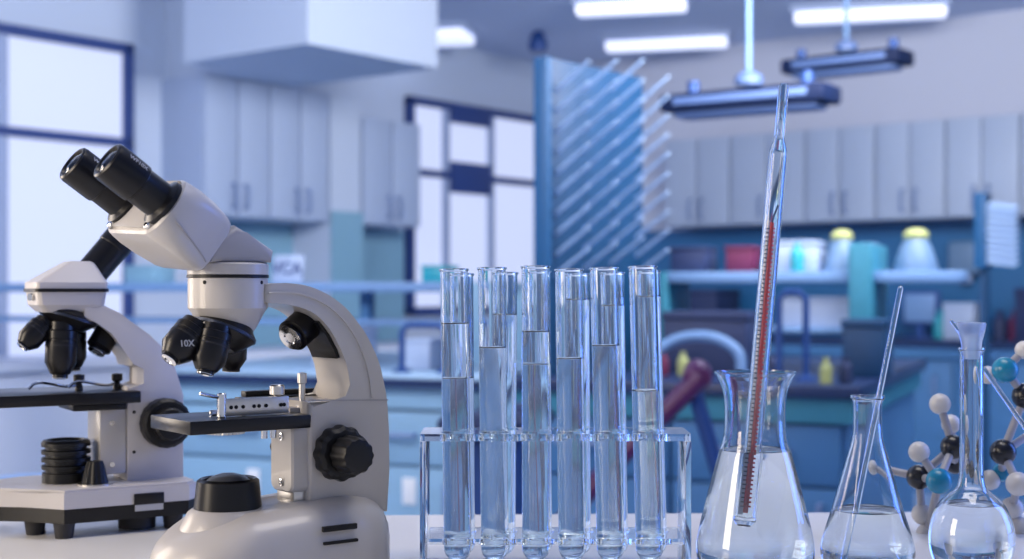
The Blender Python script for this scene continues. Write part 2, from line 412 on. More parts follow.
# reagent shelves standing on the islands
def shelf_unit(label, x0, x1, xp, z, endm, ztop_panel, low, zleft, posts):
    t = thing('reagent_shelf', label, 'shelf', IW(0, 0), IT)
    finish('shelf_board', bx(x0, xp, .68, .96, z-.035, z, .004), 'shelf', t)
    if x1 > xp+.05: finish('shelf_board', bx(xp+.07, x1, .68, .96, z-.035, z, .004), 'shelf', t)
    finish('shelf_board', bx(x0+.02, xp, .70, .94, low-.02, low, .004), 'shelf', t)
    finish('end_panel', bx(xp, xp+.07, .64, 1.0, ZI, ztop_panel, .004), endm, t)
    finish('end_panel', bx(x0-.03, x0, .68, .96, zleft, z, .004), endm, t)
    for xx in posts:
        finish('post', bx(xx-.02, xx+.02, .79, .83, ZI, z-.035), 'bench', t)
    return t
shelf_unit('pale blue reagent shelf with teal end panel on the middle island', -.72, .20, -.13, CZ+.065, 'bench_teal', CZ+.15, CZ-.11, ZI, [])
shelf_unit('long pale blue rail shelf of the left island, behind both microscopes', -4.0, -1.35, -1.42, CZ+.035, 'bench_pale', CZ+.035, CZ-.10, 0, [-1.9])
peg_rack('tall blue peg board with long pale pegs, standing behind the test tubes', (at(548, 275, 4.217).x, 4.217, ZI), TH, .525, .958, 4, 10, .155, .0058, 0, math.radians(33), .04, True)
p = at(984, 268, 6.3)
t = peg_rack('small blue peg rack on a post near the right edge', (p.x, p.y, p.z), TH, .10, .34, 2, 10, .14, .010, 0, math.radians(-8))
finish('post', bx(.03, .07, 0, .03, -p.z, 0), 'board', t)

# ---------------------------------------------------------------- bench along the right wall
t = thing('wall_bench', 'long fitted bench with dark worktop under the periwinkle cupboards', 'bench', UV(U0-.04, 0), RT)
ZW = CZ-.26
finish('worktop', bx(-5.3, 4.5, -.62, -.001, ZW-.04, ZW, .004), 'counter', t)
finish('trim_rail', bx(-5.28, 4.5, -.60, -.01, ZW-.10, ZW-.04), 'bench', t)
finish('body', bx(-5.25, 4.5, -.57, -.01, 0, ZW-.10), 'bench', t)
for i in range(16):
    a = -5.2+i*.6
    d = finish('door', bx(a+.006, a+.594, -.59, -.572, .1, ZW-.12, .003), 'bench', t)
    bm = bmesh.new(); tube(bm, [(a+.5, -.588, ZW-.3), (a+.5, -.615, ZW-.3), (a+.5, -.615, ZW-.2), (a+.5, -.588, ZW-.2)], .007, 8, False); finish('handle', bm, 'handle', d)
t = thing('wall_bench', 'pale fitted bench running below the windows and the left wall cupboards', 'bench', UV(0, V0-.04), TH)
WL0 = u_at(-120)
finish('worktop', bx(WL0, 7.3, -.6, -.001, CZ-.34, CZ-.30, .004), 'low_bench', t)
finish('body', bx(WL0+.02, 7.28, -.56, -.01, 0, CZ-.34), 'low_bench', t)
n = int((7.2-WL0)/.8)
for i in range(n):
    a = WL0+.05+i*.8
    d = finish('door', bx(a, a+.78, -.58, -.562, .1, CZ-.36, .003), 'low_bench', t)
    bm = bmesh.new(); tube(bm, [(a+.7, -.578, .5), (a+.7, -.605, .5), (a+.7, -.605, .6), (a+.7, -.578, .6)], .007, 8, False); finish('handle', bm, 'handle', d)

# ---------------------------------------------------------------- things on shelves and benches
def place(o, loc, rz=0.0): o.location = loc; o.rotation_euler = (0, 0, rz); return o
SH1 = CZ+.065; SH2 = CZ+.035
def on_island(px, d=.82, z=SH1):
    # point on the island plane y = d under image column px
    c, s = math.cos(IT), math.sin(IT); xi = (px-512)/F
    ox, oy = .915-s*d, 3.68+c*d
    x = (xi*oy-ox)/(c-xi*s); X, Y, _ = IW(x, d); return Vector((X, Y, z))
def bottle(label, loc, r, h, body, capm, group=None, cat='bottle'):
    t = thing('bottle', label, cat, loc, 0, group); bm = bmesh.new()
    lathe(bm, [(0, 0), (r*.92, 0), (r, r*.1), (r, h*.62), (r*.8, h*.76), (r*.42, h*.84), (r*.40, h*.9), (0, h*.9)], n=28); finish('body', bm, body, t)
    bm = bmesh.new(); lathe(bm, [(0, 0), (r*.5, 0), (r*.5, h*.1), (r*.4, h*.12), (0, h*.12)], (0, 0, h*.89), n=24); finish('cap', bm, capm, t)
    return t
def carton(name, label, cat, loc, sx, sy, sz, m, rz=IT, lidm=None):
    t = thing(name, label, cat, loc, rz)
    finish('body', bx(-sx/2, sx/2, -sy/2, sy/2, 0, sz*.86, .004), m, t)
    finish('lid', bx(-sx/2-.004, sx/2+.004, -sy/2-.004, sy/2+.004, sz*.86, sz, .004), lidm or m, t)
    return t
def funnel_hood(label, loc, r, h, m, lidm, group):
    """wide draped container with a pale yellow top"""
    t = thing('wash_container', label, 'container', loc, 0, group); bm = bmesh.new()
    lathe(bm, [(0, 0), (r*1.1, 0), (r*1.12, .01), (r*.8, h*.6), (r*.5, h*.92), (0, h*.92)], n=28); finish('body', bm, m, t)
    bm = bmesh.new(); lathe(bm, [(0, 0), (r*.62, 0), (r*.66, h*.12), (r*.4, h*.24), (0, h*.28)], (0, 0, h*.86), n=24); finish('lid', bm, lidm, t)
    return t
funnel_hood('pale conical container with yellow lid on the shelf, left one beside the white box', on_island(842), .055, .12, 'milk', 'yellow', 'yellow lidded containers')
funnel_hood('pale conical container with yellow lid right of the teal end panel', on_island(916), .062, .12, 'milk', 'yellow', 'yellow lidded containers')
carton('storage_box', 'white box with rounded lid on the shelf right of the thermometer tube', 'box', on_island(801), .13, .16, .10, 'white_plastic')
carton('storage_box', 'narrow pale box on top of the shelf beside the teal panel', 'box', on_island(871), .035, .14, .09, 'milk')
bottle('teal bottle on the shelf in front of the white rounded box', on_island(797, .71), .022, .09, 'teal_plastic', 'teal_plastic')
carton('card_box', 'dark red box on the shelf left of the thermometer tube', 'box', on_island(744), .09, .14, .085, 'dark_red')
carton('card_box', 'dark navy box on the shelf right of the peg board', 'box', on_island(694), .12, .16, .085, 'dark_box')
lowz = CZ-.11
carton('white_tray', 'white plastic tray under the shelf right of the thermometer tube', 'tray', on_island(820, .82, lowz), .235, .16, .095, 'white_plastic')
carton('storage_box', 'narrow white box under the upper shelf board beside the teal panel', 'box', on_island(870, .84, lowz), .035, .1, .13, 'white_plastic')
carton('storage_box', 'dark crate under the shelf near the peg board', 'box', on_island(712, .52, ZI), .26, .2, .19, 'dark_box')
carton('storage_box', 'dark blue box standing on the island left of the teal panel', 'box', on_island(868, .5, ZI), .12, .2, .17, 'board')
for px, m, lb, dd in ((663, 'dark_red', 'small dark red bottle on the island left of the dark crate', .3), (683, 'yellow', 'small yellow capped bottle on the island before the dark crate', .3), (826, 'yellow', 'small yellow bottle on the island worktop left of the teal panel', .10), (772, 'dark_box', 'small dark bottle on the island beside the thermometer tube', .3), (846, 'dark_box', 'small black bottle right of the small yellow bottle on the island', .15)):
    bottle(lb, on_island(px, dd, ZI), .017, .07, m, m)
# bent frames on the island: clamp stands
def bent_frame(name, label, cat, pts, r, m, closed=False):
    c = Vector(pts[0]); bm = bmesh.new(); tube(bm, [Vector(p)-c for p in pts], r, 10)
    o = finish(name, bm, m, None, c); return tag(o, label, cat)
def gantry(label, px0, px1, pytop, d, r=.010):
    a = on_island(px0, d, ZI); b = on_island(px1, d, ZI); zt = CZ+(HY-pytop)/F*a.y
    pts = [a, (a.x, a.y, zt-.02), (a.x+.02, a.y, zt), (b.x-.02, b.y, zt), (b.x, b.y, zt-.02), b]
    t = thing('support_frame', label, 'stand', a)
    bm = bmesh.new(); tube(bm, [Vector(p)-a for p in pts], r, 10, False); finish('frame', bm, 'navy', t)
    for q in (a, b):
        bm = bmesh.new(); lathe(bm, [(0, 0), (.03, 0), (.03, .008), (.012, .015), (0, .015)], Vector(q)-a, n=16); finish('foot', bm, 'navy', t)
gantry('dark bent support frame on the island right of the thermometer tube', 779, 806, 292, .20)
gantry('dark blue bent support frame on the left island beside the leftmost test tube', 402, 446, 325, .14)
# monitor and boxes on the right wall bench
def on_wallbench(px, back=.3, z=ZW):
    v = v_at(px, U0-.04-back); return Vector(UV(U0-.04-back, v, z))
t = thing('monitor', 'small screen in a dark rounded frame on the wall bench right of the teal panel', 'monitor', on_wallbench(921, .3), RT)
finish('casing', bx(-.11, .11, -.02, .02, .07, .27, .015, 3), 'navy', t); finish('screen', bx(-.09, .09, -.026, -.019, .09, .25, .003), 'shelf', t)
finish('stand', bx(-.02, .02, -.015, .015, .01, .09), 'navy', t); finish('base', bx(-.08, .08, -.06, .06, 0, .015, .004), 'navy', t)
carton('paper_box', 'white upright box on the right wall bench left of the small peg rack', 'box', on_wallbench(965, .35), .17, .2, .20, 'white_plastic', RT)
t = thing('towel_dispenser', 'pale dispenser fixed to the blue splashback left of the small peg rack', 'dispenser', UV(U0-.031, v_at(966, U0-.1), CZ+.10), RT)
finish('body', bx(-.09, .09, -.12, 0, 0, .19, .02, 3), 'milk', t); finish('nozzle', bx(-.03, .03, -.09, -.03, -.05, .002, .008), 'white_plastic', t)
for px, m, lb in ((1000, 'dark_box', 'dark bottle on the wall bench under the small peg rack'), (1016, 'dark_red', 'dark red bottle on the wall bench near the right edge'), (941, 'teal_plastic', 'teal bottle on the wall bench between monitor and white box')):
    bottle(lb, on_wallbench(px, .35), .04, .16, m, m)
for px, m, lb in ((700, 'dark_box', 'dark equipment case on the wall bench beyond the dark navy box'), (1062, 'dark_box', 'dark equipment case on the wall bench at the right edge')):
    carton('equipment_case', lb, 'case', on_wallbench(px, .3), .4, .3, .28, m, RT)

# left side: framed sign, small things on the left shelf
p = on_island(287, .82, SH2)
t = thing('tilted_sign', 'small white sign with dark letters VCA leaning on the left shelf behind the front microscope', 'sign', p, IT)
bm = bmesh.new(); box(bm, -.065, .065, -.008, .008, 0, .105, .004, mtx=Matrix.Rotation(math.radians(-8), 4, 'X')); finish('panel', bm, 'white_plastic', t)
bm = letters('VCA', .066, .001)
bmesh.ops.transform(bm, matrix=Matrix.Rotation(math.radians(-8), 4, 'X') @ Matrix.Translation((0, -.009, .052)) @ Matrix.Rotation(PI/2, 4, 'X'), verts=bm.verts); finish('lettering', bm, 'frame', t)
finish('rear_stand', bx(-.02, .02, .006, .05, 0, .004), 'white_plastic', t)
carton('storage_box', 'pale teal box on the left shelf just left of the test tubes', 'box', on_island(440, .82, SH2), .09, .12, .06, 'teal_plastic')
carton('storage_box', 'teal tilted box on the left shelf between the two microscopes', 'box', on_island(150, .82, SH2), .14, .14, .07, 'tile')
# trays / devices on left island
carton('storage_box', 'white box on the left island worktop under the shelf', 'box', on_island(345, .4, ZI), .16, .16, .13, 'white_plastic')
carton('storage_box', 'small white box on the left island beside the test tubes', 'box', on_island(425, .35, ZI), .09, .12, .10, 'white_plastic')
def pipe(label, pts, r, m, name='bent_pipe', cat='pipe'):
    return bent_frame(name, label, cat, pts, r, m)
# ---------------------------------------------------------------- stools and the maroon tube chair
def stool(label, px, Y, seat_z, m='navy', sm='dark_box'):
    X = (px-512)/F*Y
    t = thing('lab_stool', label, 'stool', (X, Y, 0), random.random(), 'stools beside the island benches')
    bm = bmesh.new(); lathe(bm, [(0, 0), (.08, 0), (.095, .015), (.095, .04), (.08, .055), (0, .058)], (0, 0, seat_z-.058), n=32); finish('seat', bm, sm, t)
    bm = bmesh.new(); cyl(bm, (0, 0, .10), (0, 0, seat_z-.05), .024, n=16); finish('post', bm, m, t)
    bm = bmesh.new(); lathe(bm, [(.150, 0), (.158, .008), (.150, .016), (.142, .008)], (0, 0, .26), n=32, closed=True)
    for k in range(4):
        a = k*PI/2; cyl(bm, (0, 0, .268), (.15*math.cos(a), .15*math.sin(a), .268), .006, n=8)
    finish('footrest', bm, 'chrome', t)
    for k in range(5):
        a = k*2*PI/5; e = Vector((.24*math.cos(a), .24*math.sin(a), .055))
        bm = bmesh.new(); cyl(bm, (0, 0, .12), e, .018, .012, n=10); l = finish('leg', bm, m, t)
        bm = bmesh.new(); ball(bm, (e.x, e.y, .026), .026, 12); finish('caster', bm, 'rubber', l)
stool('dark round lab stool behind the second test tube', 482, 2.95, .84)
stool('dark round lab stool behind the third test tube', 515, 3.45, .82)
stool('blue round lab stool behind the left microscope stage', 30, 3.6, .62, 'handle', 'shelf')
def tube_trestle(label, px, Y):
    a = at(px, 366, Y)
    t = thing('tube_trestle', label, 'stand', (a.x, a.y, 0), math.radians(-8))
    h = a.z
    for s in (-.09, .09):
        bm = bmesh.new(); tube(bm, [(0, s, h-.02), (-.30, s, h-.34), (-.70, s, .02)], .020, 12, True, 8); finish('sloping_leg', bm, 'maroon', t)
        bm = bmesh.new(); tube(bm, [(-.02, s*.6, h-.04), (.10, s*.6, .45), (.16, s*.6, .02)], .016, 12); finish('leg', bm, 'navy', t)
        bm = bmesh.new(); ball(bm, (-.01, s*.8, h-.02), .032, 16); finish('joint', bm, 'maroon', t)
    bm = bmesh.new(); cyl(bm, (0, -.1, h-.02), (0, .1, h-.02), .02, n=12); finish('crossbar', bm, 'maroon', t)
tube_trestle('maroon tube trestle with sloping legs standing behind the rightmost test tube', 702, 3.05)
a = on_island(640, .15, ZI)
pts = [(a.x, a.y, ZI+.018), (a.x+.0, a.y, ZI+.035), (a.x+.10, a.y, ZI+.11), (a.x+.2, a.y-.05, ZI+.12), (a.x+.27, a.y-.08, ZI+.08), (a.x+.28, a.y-.09, ZI+.020)]
pipe('pale blue curved hose arching over the island behind the rightmost test tube', pts, .016, 'shelf', 'rubber_hose', 'hose')

# ---------------------------------------------------------------- near laboratory table
t = thing('laboratory_table', 'glossy pale laboratory table carrying the glassware and both microscopes', 'table', (0, 0, 0))
bm = bmesh.new()
pts = [(-1.3, .30), (1.3, .30), (1.3, 1.275), (-1.3, 1.175)]
A = [bm.verts.new((x, y, TT)) for x, y in pts]; B = [bm.verts.new((x, y, TT-.035)) for x, y in pts]
bm.faces.new(A); bm.faces.new(B[::-1])
for i in range(4): bm.faces.new((A[i], B[i], B[(i+1) % 4], A[(i+1) % 4]))
bmesh.ops.bevel(bm, geom=list(bm.edges), offset=.004, segments=2, affect='EDGES')
finish('tabletop', bm, 'table', t)
for x, y in ((-1.22, .38), (1.22, .38), (1.22, 1.20), (-1.22, 1.10)):
    finish('leg', bx(x-.03, x+.03, y-.03, y+.03, 0, TT-.034, .004), 'grey_enamel', t)
finish('apron', bx(-1.2, 1.2, .42, .45, TT-.12, TT-.034), 'grey_enamel', t)

# ---------------------------------------------------------------- front microscope
f1 = Frame((228-512)/F*.93, .93, 37)
m1 = thing('microscope', 'large cream binocular microscope with black twin eyepieces, nearest the camera', 'microscope', (f1.X, f1.Y, TT), f1.a)
# base
def base_mesh():
    bm = bmesh.new(); rings = []
    hx, hy, cx = .083, .052, .033
    def top(x): 
        t = min(1, max(0, (x+.07)/.10)); t = t*t*(3-2*t); return .032+.0235*t
    prof = [(-.010, 0), (0, .006)]
    H = 1.0
    for ins, zf in ((.006, 0), (.001, .05), (0, .12), (0, .45), (.001, .60), (.004, .75), (.009, .86), (.016, .94), (.026, .985), (.040, 1.0)):
        ring = [(cx+x, y, top(cx+x)*zf) for x, y in rrect(hx-ins, hy-ins, max(.012, .050-ins), 8)]
        rings.append(ring)
    loft(bm, rings); return bm
finish('base', base_mesh(), 'cream', m1)
bm = bmesh.new(); lathe(bm, [(.036, -.014), (.032, 0), (.0265, .011), (.023, .0135), (0, .0135)], (-.0, 0, .0375), n=48); finish('lamp_collar', bm, 'cream', m1)
bm = bmesh.new(); lathe(bm, [(.0225, 0), (.0205, .019), (.0185, .0205), (.0165, .0195), (.0160, .008), (0, .008)], (0, 0, .0500), n=48); il = finish('illuminator', bm, 'satin_black', m1)
bm = bmesh.new(); lathe(bm, [(0.016, .014), (.0155, .0185), (.011, .0222), (.005, .0240), (0, .0243)], (0, 0, .0495), n=40); finish('field_lens', bm, 'frosted', il)
# vents on the near side of the base
def slot(x0, y0, x1, y1, yl):
    a = f1.tr(x0, y0, yl); b = (f1.tr(x1, y1, yl)[0], f1.tr(x0, y1, yl)[1]); return bx(a[0], b[0], yl-.0008, yl+.002, b[1], a[1], .0004)
for q in ((323, 527, 357, 532.5), (324, 542.5, 358, 545.5)):
    finish('vent', slot(*q, -.0525), 'dark', m1)
# arm and column, one casting
YN = -.023
outer = [(266, 284), (285, 283), (304, 285), (320, 290.5), (335, 299), (347, 309), (356, 320), (366, 334), (374, 350), (379.5, 364), (383, 378), (387, 400), (389, 430), (389.5, 470), (389, 512)]
inner = [(309, 512), (309, 402), (350, 401), (350, 385), (347, 366), (341, 350), (333, 334), (323, 321), (312, 312), (299, 307), (284, 304), (266, 303)]
def dens(pts, k=3):
    out = []
    for p in catmull([(x, y, 0) for x, y in pts], k): out.append((p.x, p.y))
    return out
arm_px = dens(outer[:13], 3)+outer[13:]+inner[:3]+dens(inner[3:], 3)
bm = extrude_xz(f1.poly(arm_px, YN), YN, -YN, .0035, 3)
finish('arm', bm, 'cream', m1)
# raised rib following the arch and the column on the near side
rib = [(268, 292), (290, 291), (312, 296), (331, 306), (347, 321), (359, 340), (367, 360), (371.5, 380), (373.5, 398)]
rib2 = [(268, 294), (290, 293), (311, 298), (329.5, 308), (345, 323), (356.5, 341), (364.5, 361), (369, 381), (371, 398)]
bm = extrude_xz(f1.poly(dens(rib, 3)+dens(rib2[::-1], 3), YN), YN-.0012, YN+.002, .0005, 1); finish('arm_rib', bm, 'cream', m1)
bm = extrude_xz(f1.poly([(309.5, 401), (388, 400.5), (388, 399.3), (309.5, 399.8)], YN), YN-.0003, YN+.001); finish('seam', bm, 'grey_enamel', m1)
# black pad on the inner side of the arch
pad = [(323, 321), (333, 334), (341, 350), (344, 358), (341, 359), (338, 351), (330, 335), (321, 323)]
bm = extrude_xz(f1.poly(pad, YN), -.018, .018, .0005, 1); finish('arm_pad', bm, 'black', m1)
# stage carrier with screws
xf, _ = f1.tr(309, 440, YN)
_, zt = f1.tr(300, 425, YN); _, zb = f1.tr(300, 494, YN)
bm = bmesh.new(); rings = []
zc, hz = (zt+zb)/2, (zt-zb)/2
for ins, xx in ((0, xf+.002), (0, xf-.010), (.0012, xf-.0115)):
    rings.append([(xx, y, zc+z) for y, z in [(a_-.005, b_) for a_, b_ in rrect(.0155-ins, hz-ins, .005, 5)]])
loft(bm, rings); finish('stage_carrier', bm, 'cream', m1)
for z in (zc+hz*.62, zc-hz*.72):
    bm = bmesh.new(); lathe(bm, [(.0026, 0), (.0026, .0012), (.0016, .0014), (.0014, .0004), (0, .0004)], (xf-.0112, -.006, z), (-1, 0, 0), 18); finish('screw', bm, 'chrome', m1)
finish('rack_foot', bx(xf-.009, xf+.001, -.018, .006, zb-.008, zb+.002, .0008), 'steel', m1)
# stage
z0s, z1s = .1038, .1125
yn = -.033
xl, _ = f1.tr(190, 420, yn); xr, _ = f1.tr(311, 420, yn)
YF = .030
st = finish('stage', bx(xl, xr, yn, YF, z0s, z1s, .0007), 'satin_black', m1)
finish('stage_bracket', bx(xr-.002, xf+.012, -.0225, .0225, z0s+.002, z1s-.001, .001), 'black', m1)
bm = bmesh.new(); lathe(bm, [(0, 0), (.0125, 0), (.0125, .005), (.010, .006), (0, .006)], (-.006, -.008, z0s-.0028), n=60, lobes=30, amp=.03); finish('condenser', bm, 'steel', m1)
for px in (267, 276):
    x, z = f1.tr(px, 431, -.028); bm = bmesh.new(); cyl(bm, (x, -.024, z0s+.001), (x, -.024, z0s-.006), .0022, n=12); finish('stage_screw', bm, 'chrome', m1)
# mechanical slide holder
def along(px0, py0, px1, py1, yl, zz0, zz1, th, m, name, par=m1, bev=.0005):
    a = f1.tr(px0, py0, yl)[0]; b = f1.tr(px1, py1, yl)[0]
    return finish(name, bx(a, b, yl, yl+th, zz0, zz1, bev), m, par)
zs = z1s
hb = along(222, 395, 289, 405, -.020, zs+.001, zs+.012, .004, 'steel', 'slide_holder')
for px in (231, 236, 243, 254, 259, 266, 281, 284):
    x, _ = f1.tr(px, 400, -.020); bm = bmesh.new(); cyl(bm, (x, -.0205, zs+.0065), (x, -.0195, zs+.0065), .0013, n=10); finish('hole', bm, 'dark', hb)
bm = bmesh.new(); x, _ = f1.tr(223, 395, -.020); cyl(bm, (x, -.018, zs+.0), (x, -.018, zs+.016), .003, n=14, ch=.0006)
tube(bm, [(x, -.018, zs+.013), (x-.008, -.019, zs+.0145), (x-.016, -.020, zs+.0165)], .0012, 8); finish('clip', bm, 'chrome', m1)
bm = bmesh.new(); x2, _ = f1.tr(236, 402, -.01)
tube(bm, [(x-.004, -.012, zs+.002), (x+.01, -.016, zs+.003), (x+.02, -.01, zs+.002), (x+.018, .002, zs+.002), (x+.002, .004, zs+.002)], .0014, 8); finish('spring_arm', bm, 'chrome', m1)
x, _ = f1.tr(277, 390, -.012)
bm = bmesh.new(); lathe(bm, [(0, 0), (.0022, 0), (.0022, .008), (.0050, .009), (.0050, .0145), (.004, .0155), (0, .0155)], (x, -.012, zs+.004), n=24); finish('thumb_screw', bm, 'steel', m1)
x, _ = f1.tr(302, 390, -.006)
bm = bmesh.new(); lathe(bm, [(0, 0), (.0045, 0), (.0045, .004), (.0022, .006), (.0022, .019), (.0032, .0195), (.0032, .026), (0, .027)], (x, -.006, zs), n=20); finish('slide_knob', bm, 'steel', m1)
along(241, 380, 322, 388, .022, zs, zs+.009, .010, 'satin_black', 'rear_slide_bar')
along(246, 380, 318, 386, .030, zs+.0085, zs+.0125, .008, 'black', 'rear_rail')
along(290, 400, 329, 404, -.010, zs-.002, zs+.003, .030, 'grey_enamel', 'stage_plate')
# focus knobs on the near side and far side
kx, kz = f1.tr(340, 453, YN-.008)
bm = bmesh.new(); lathe(bm, [(0, 0), (.0115, 0), (.0120, .001), (.0120, .004)], (kx, YN+.001, kz), (0, -1, 0), 40); lathe(bm, [(0, .003), (.0165, .003), (.0183, .0045), (.0187, .009), (.0180, .013), (.0155, .0150), (0, .0155)], (kx, YN, kz), (0, -1, 0), 72, 12, .035)
kn = finish('focus_knob', bm, 'black', m1)
bm = bmesh.new(); lathe(bm, [(0, 0), (.0095, 0), (.0125, .002), (.0125, .015), (.0110, .0185), (.008, .0195), (0, .0188)], (kx, YN-.0148, kz), (0, -1, 0), 60, 12, .04); finish('fine_knob', bm, 'black', kn)
bm = bmesh.new(); lathe(bm, [(0, 0), (.017, 0), (.0185, .002), (.0185, .012), (.016, .014), (0, .014)], (kx, -YN-.001, kz), (0, 1, 0), 60, 12, .035); finish('focus_knob', bm, 'black', m1)
# head: cylinder, ring, taper
xc0, zc0 = f1.tr(227, 262, 0)
_, z_a = f1.tr(227, 308, 0); _, z_b = f1.tr(227, 263, 0); _, z_r = f1.tr(227, 276.5, 0)
R = .0262
bm = bmesh.new(); lathe(bm, [(0, -.019), (.0145, -.019), (.018, -.014), (.0245, -.002), (R, 0), (R, z_r-z_a-.0012), (R-.0012, z_r-z_a-.0008), (R-.0012, z_r-z_a+.0008), (R+.0004, z_r-z_a+.0012), (R+.0004, z_b-z_a-.001), (R-.001, z_b-z_a), (0, z_b-z_a)], (0, 0, z_a), n=64); hd = finish('head_mount', bm, 'cream', m1)
bm = bmesh.new(); lathe(bm, [(R-.001, -.0009), (R+.0006, -.0009), (R+.0006, .0009), (R-.001, .0009)], (0, 0, z_r), n=64, closed=True); finish('black_ring', bm, 'black', hd)
for a in (-150, -60):
    aa = math.radians(a); d = Vector((math.cos(aa), math.sin(aa), 0)); bm = bmesh.new()
    cyl(bm, Vector((0, 0, z_r-.004))+d*(R-.001), Vector((0, 0, z_r-.004))+d*(R+.0003), .0013, n=10); finish('set_screw', bm, 'dark', hd)
wedge = [(200, 263), (262, 263), (264, 251), (236, 233), (226, 226), (205, 240)]
bm = extrude_xz(f1.poly(wedge, -.005), -.021, .021, .004, 3); finish('prism_housing', bm, 'grey_enamel', m1)
# binocular body
ang = math.radians(35); ev = Vector((-math.cos(ang), 0, math.sin(ang))); nv = Vector((math.sin(ang), 0, math.cos(ang))); yr = math.radians(3.5); yv = Vector((0, 1, 0))*math.cos(yr)+nv*math.sin(yr); nv = ev.cross(yv).normalized(); nv = nv if nv.z > 0 else -nv
cx, cz = f1.tr(147, 208, 0); C0 = Vector((cx, 0, cz))
bm = bmesh.new(); rings = []
def sec(t, hy, hn, r, sh=0.0, lift=0.0): return [C0-ev*t+nv*(lift+b)+yv*(a+sh) for a, b in rrect(hy, hn, r, 6)]
rings += [sec(-.001, .0465, .0185, .017), sec(-.0025, .0475, .0195, .018), sec(-.001, .0490, .0210, .019), sec(.003, .0495, .0215, .0185), sec(.010, .0485, .0215, .014), sec(.022, .044, .0212, .009), sec(.036, .037, .0205, .007), sec(.0410, .034, .0190, .006), sec(.0435, .031, .0165, .006)]
loft(bm, rings); bh = finish('binocular_body', bm, 'cream', m1)
bm = bmesh.new(); loft(bm, [sec(.0005, .0450, .0170, .016), sec(-.0030, .0450, .0170, .016)]); finish('socket_plate', bm, 'cream', bh)
bm = bmesh.new(); tube(bm, [C0-ev*t+nv*b+yv*(-a) for t, a, b in ((.004, .0497, -.006), (.012, .0485, -.0075), (.022, .0442, -.009), (.034, .0380, -.0105), (.0405, .0345, -.012))], .0005, 6); finish('seam', bm, 'grey_enamel', bh)
IPD = .0335
for s in (-1, 1):
    b = C0+yv*(s*IPD-.0)+nv*.001+ev*.002
    bm = bmesh.new()
    lathe(bm, [(0, 0), (.0160, 0), (.0158, .003), (.0120, .005), (.0118, .020), (.0120, .021), (.0128, .0215), (.0130, .024), (.0130, .042), (.0126, .0445), (.0112, .0455), (.0100, .0453), (.0088, .0430), (0, .0425)], b, ev, 48)
    ep = finish('eyepiece', bm, 'satin_black', m1)
    bm = bmesh.new(); lathe(bm, [(0.0086, 0), (.008, .0014), (.005, .0026), (0, .003)], b+ev*.0427, ev, 32); finish('eye_lens', bm, 'lens', ep)
    bm = letters('WF10X', .0042, .0001)
    side = (-yv*.75+nv*.66).normalized(); ctr = b+ev*.031+side*.0130
    xax = -ev; yax = side.cross(xax)*1.0
    mt = Matrix((( xax.x, yax.x, side.x, ctr.x), (xax.y, yax.y, side.y, ctr.y), (xax.z, yax.z, side.z, ctr.z), (0, 0, 0, 1)))
    bmesh.ops.transform(bm, matrix=mt @ Matrix.Rotation(PI/2*0, 4, 'Z'), verts=bm.verts)
    finish('lettering', bm, 'print', ep)
    bm = bmesh.new(); lathe(bm, [(0, 0), (.0034, 0), (.0034, .0022), (.0026, .003), (0, .003)], C0+yv*(s*IPD)-nv*.0150+ev*.0020, ev, 20); finish('lock_screw', bm, 'chrome', bh)
# revolving nosepiece, objectives
zn = z_a-.012
nd = Vector((-.40, -.05, -.90)).normalized(); pn = Vector((-.003, -.002, zn-.001))
bm = bmesh.new(); lathe(bm, [(0, -.008), (.016, -.008), (.019, -.002), (.0215, .001), (.0215, .004), (.018, .008), (.012, .014), (0, .016)], pn, nd, 56); tr_ = finish('nosepiece', bm, 'satin_black', m1)
bm = bmesh.new(); lathe(bm, [(.0213, .0012), (.0222, .0016), (.0222, .0036), (.0213, .004)], pn, nd, 60, closed=True); finish('grip_ring', bm, 'grip', tr_)
def objective(par, p0, p1, R0, m='satin_black', tip=.5, cone=.72, ring='rubber'):
    p0 = Vector(p0); p1 = Vector(p1); L = (p1-p0).length; bm = bmesh.new()
    lathe(bm, [(0, 0), (R0*.86, 0), (R0*.90, L*.14), (R0, L*.16), (R0, L*.30), (R0*.97, L*.31), (R0*.97, L*.34), (R0, L*.35), (R0, L*cone), (R0*.62, L*.93), (R0*tip, L*.94), (R0*tip, L), (0, L*.99)], p0, p1-p0, 40)
    o = finish('objective', bm, m, par); d = (p1-p0).normalized()
    bm = bmesh.new(); lathe(bm, [(0, 0), (R0*tip*.98, 0), (R0*tip*.95, L*.045), (R0*tip*.5, L*.06), (R0*tip*.4, L*.035), (0, L*.035)], p0+d*(L*.965), d, 28); finish('front_lens', bm, 'chrome', o)
    bm = bmesh.new(); lathe(bm, [(R0*.9, -.0005), (R0*1.012, -.0005), (R0*1.012, .0005), (R0*.9, .0005)], p0+d*(L*.42), d, 40, closed=True); finish('colour_ring', bm, ring or 'print', o)
    return o
M['blue_ring'] = mat('blue ring paint', (.05, .2, .7), .4)
oa = objective(m1, f1.p3(197, 325, -.006), f1.p3(169, 360, -.010), .0115)
objective(m1, f1.p3(217, 326, -.014), f1.p3(205, 374, -.018), .0112, ring='rubber')
objective(m1, f1.p3(233, 328, .012), f1.p3(231, 371, .014), .0100, tip=.6)
objective(m1, f1.p3(317, 314, .004), f1.p3(290, 338, -.006), .0115, tip=.8, cone=.9)
bm = letters('10X', .0058, .0001)
p0 = f1.p3(197, 325, -.006); p1 = f1.p3(169, 360, -.010); d = (p1-p0).normalized(); side = Vector((-.15, -1, .05)); side = (side-d*side.dot(d)).normalized()
ctr = p0+d*.019+side*.0119; xax = (-d.cross(side)).normalized(); yax = side.cross(xax)
xax = Vector((1, 0, 0)); xax = (xax-side*xax.dot(side)).normalized(); yax = side.cross(xax)
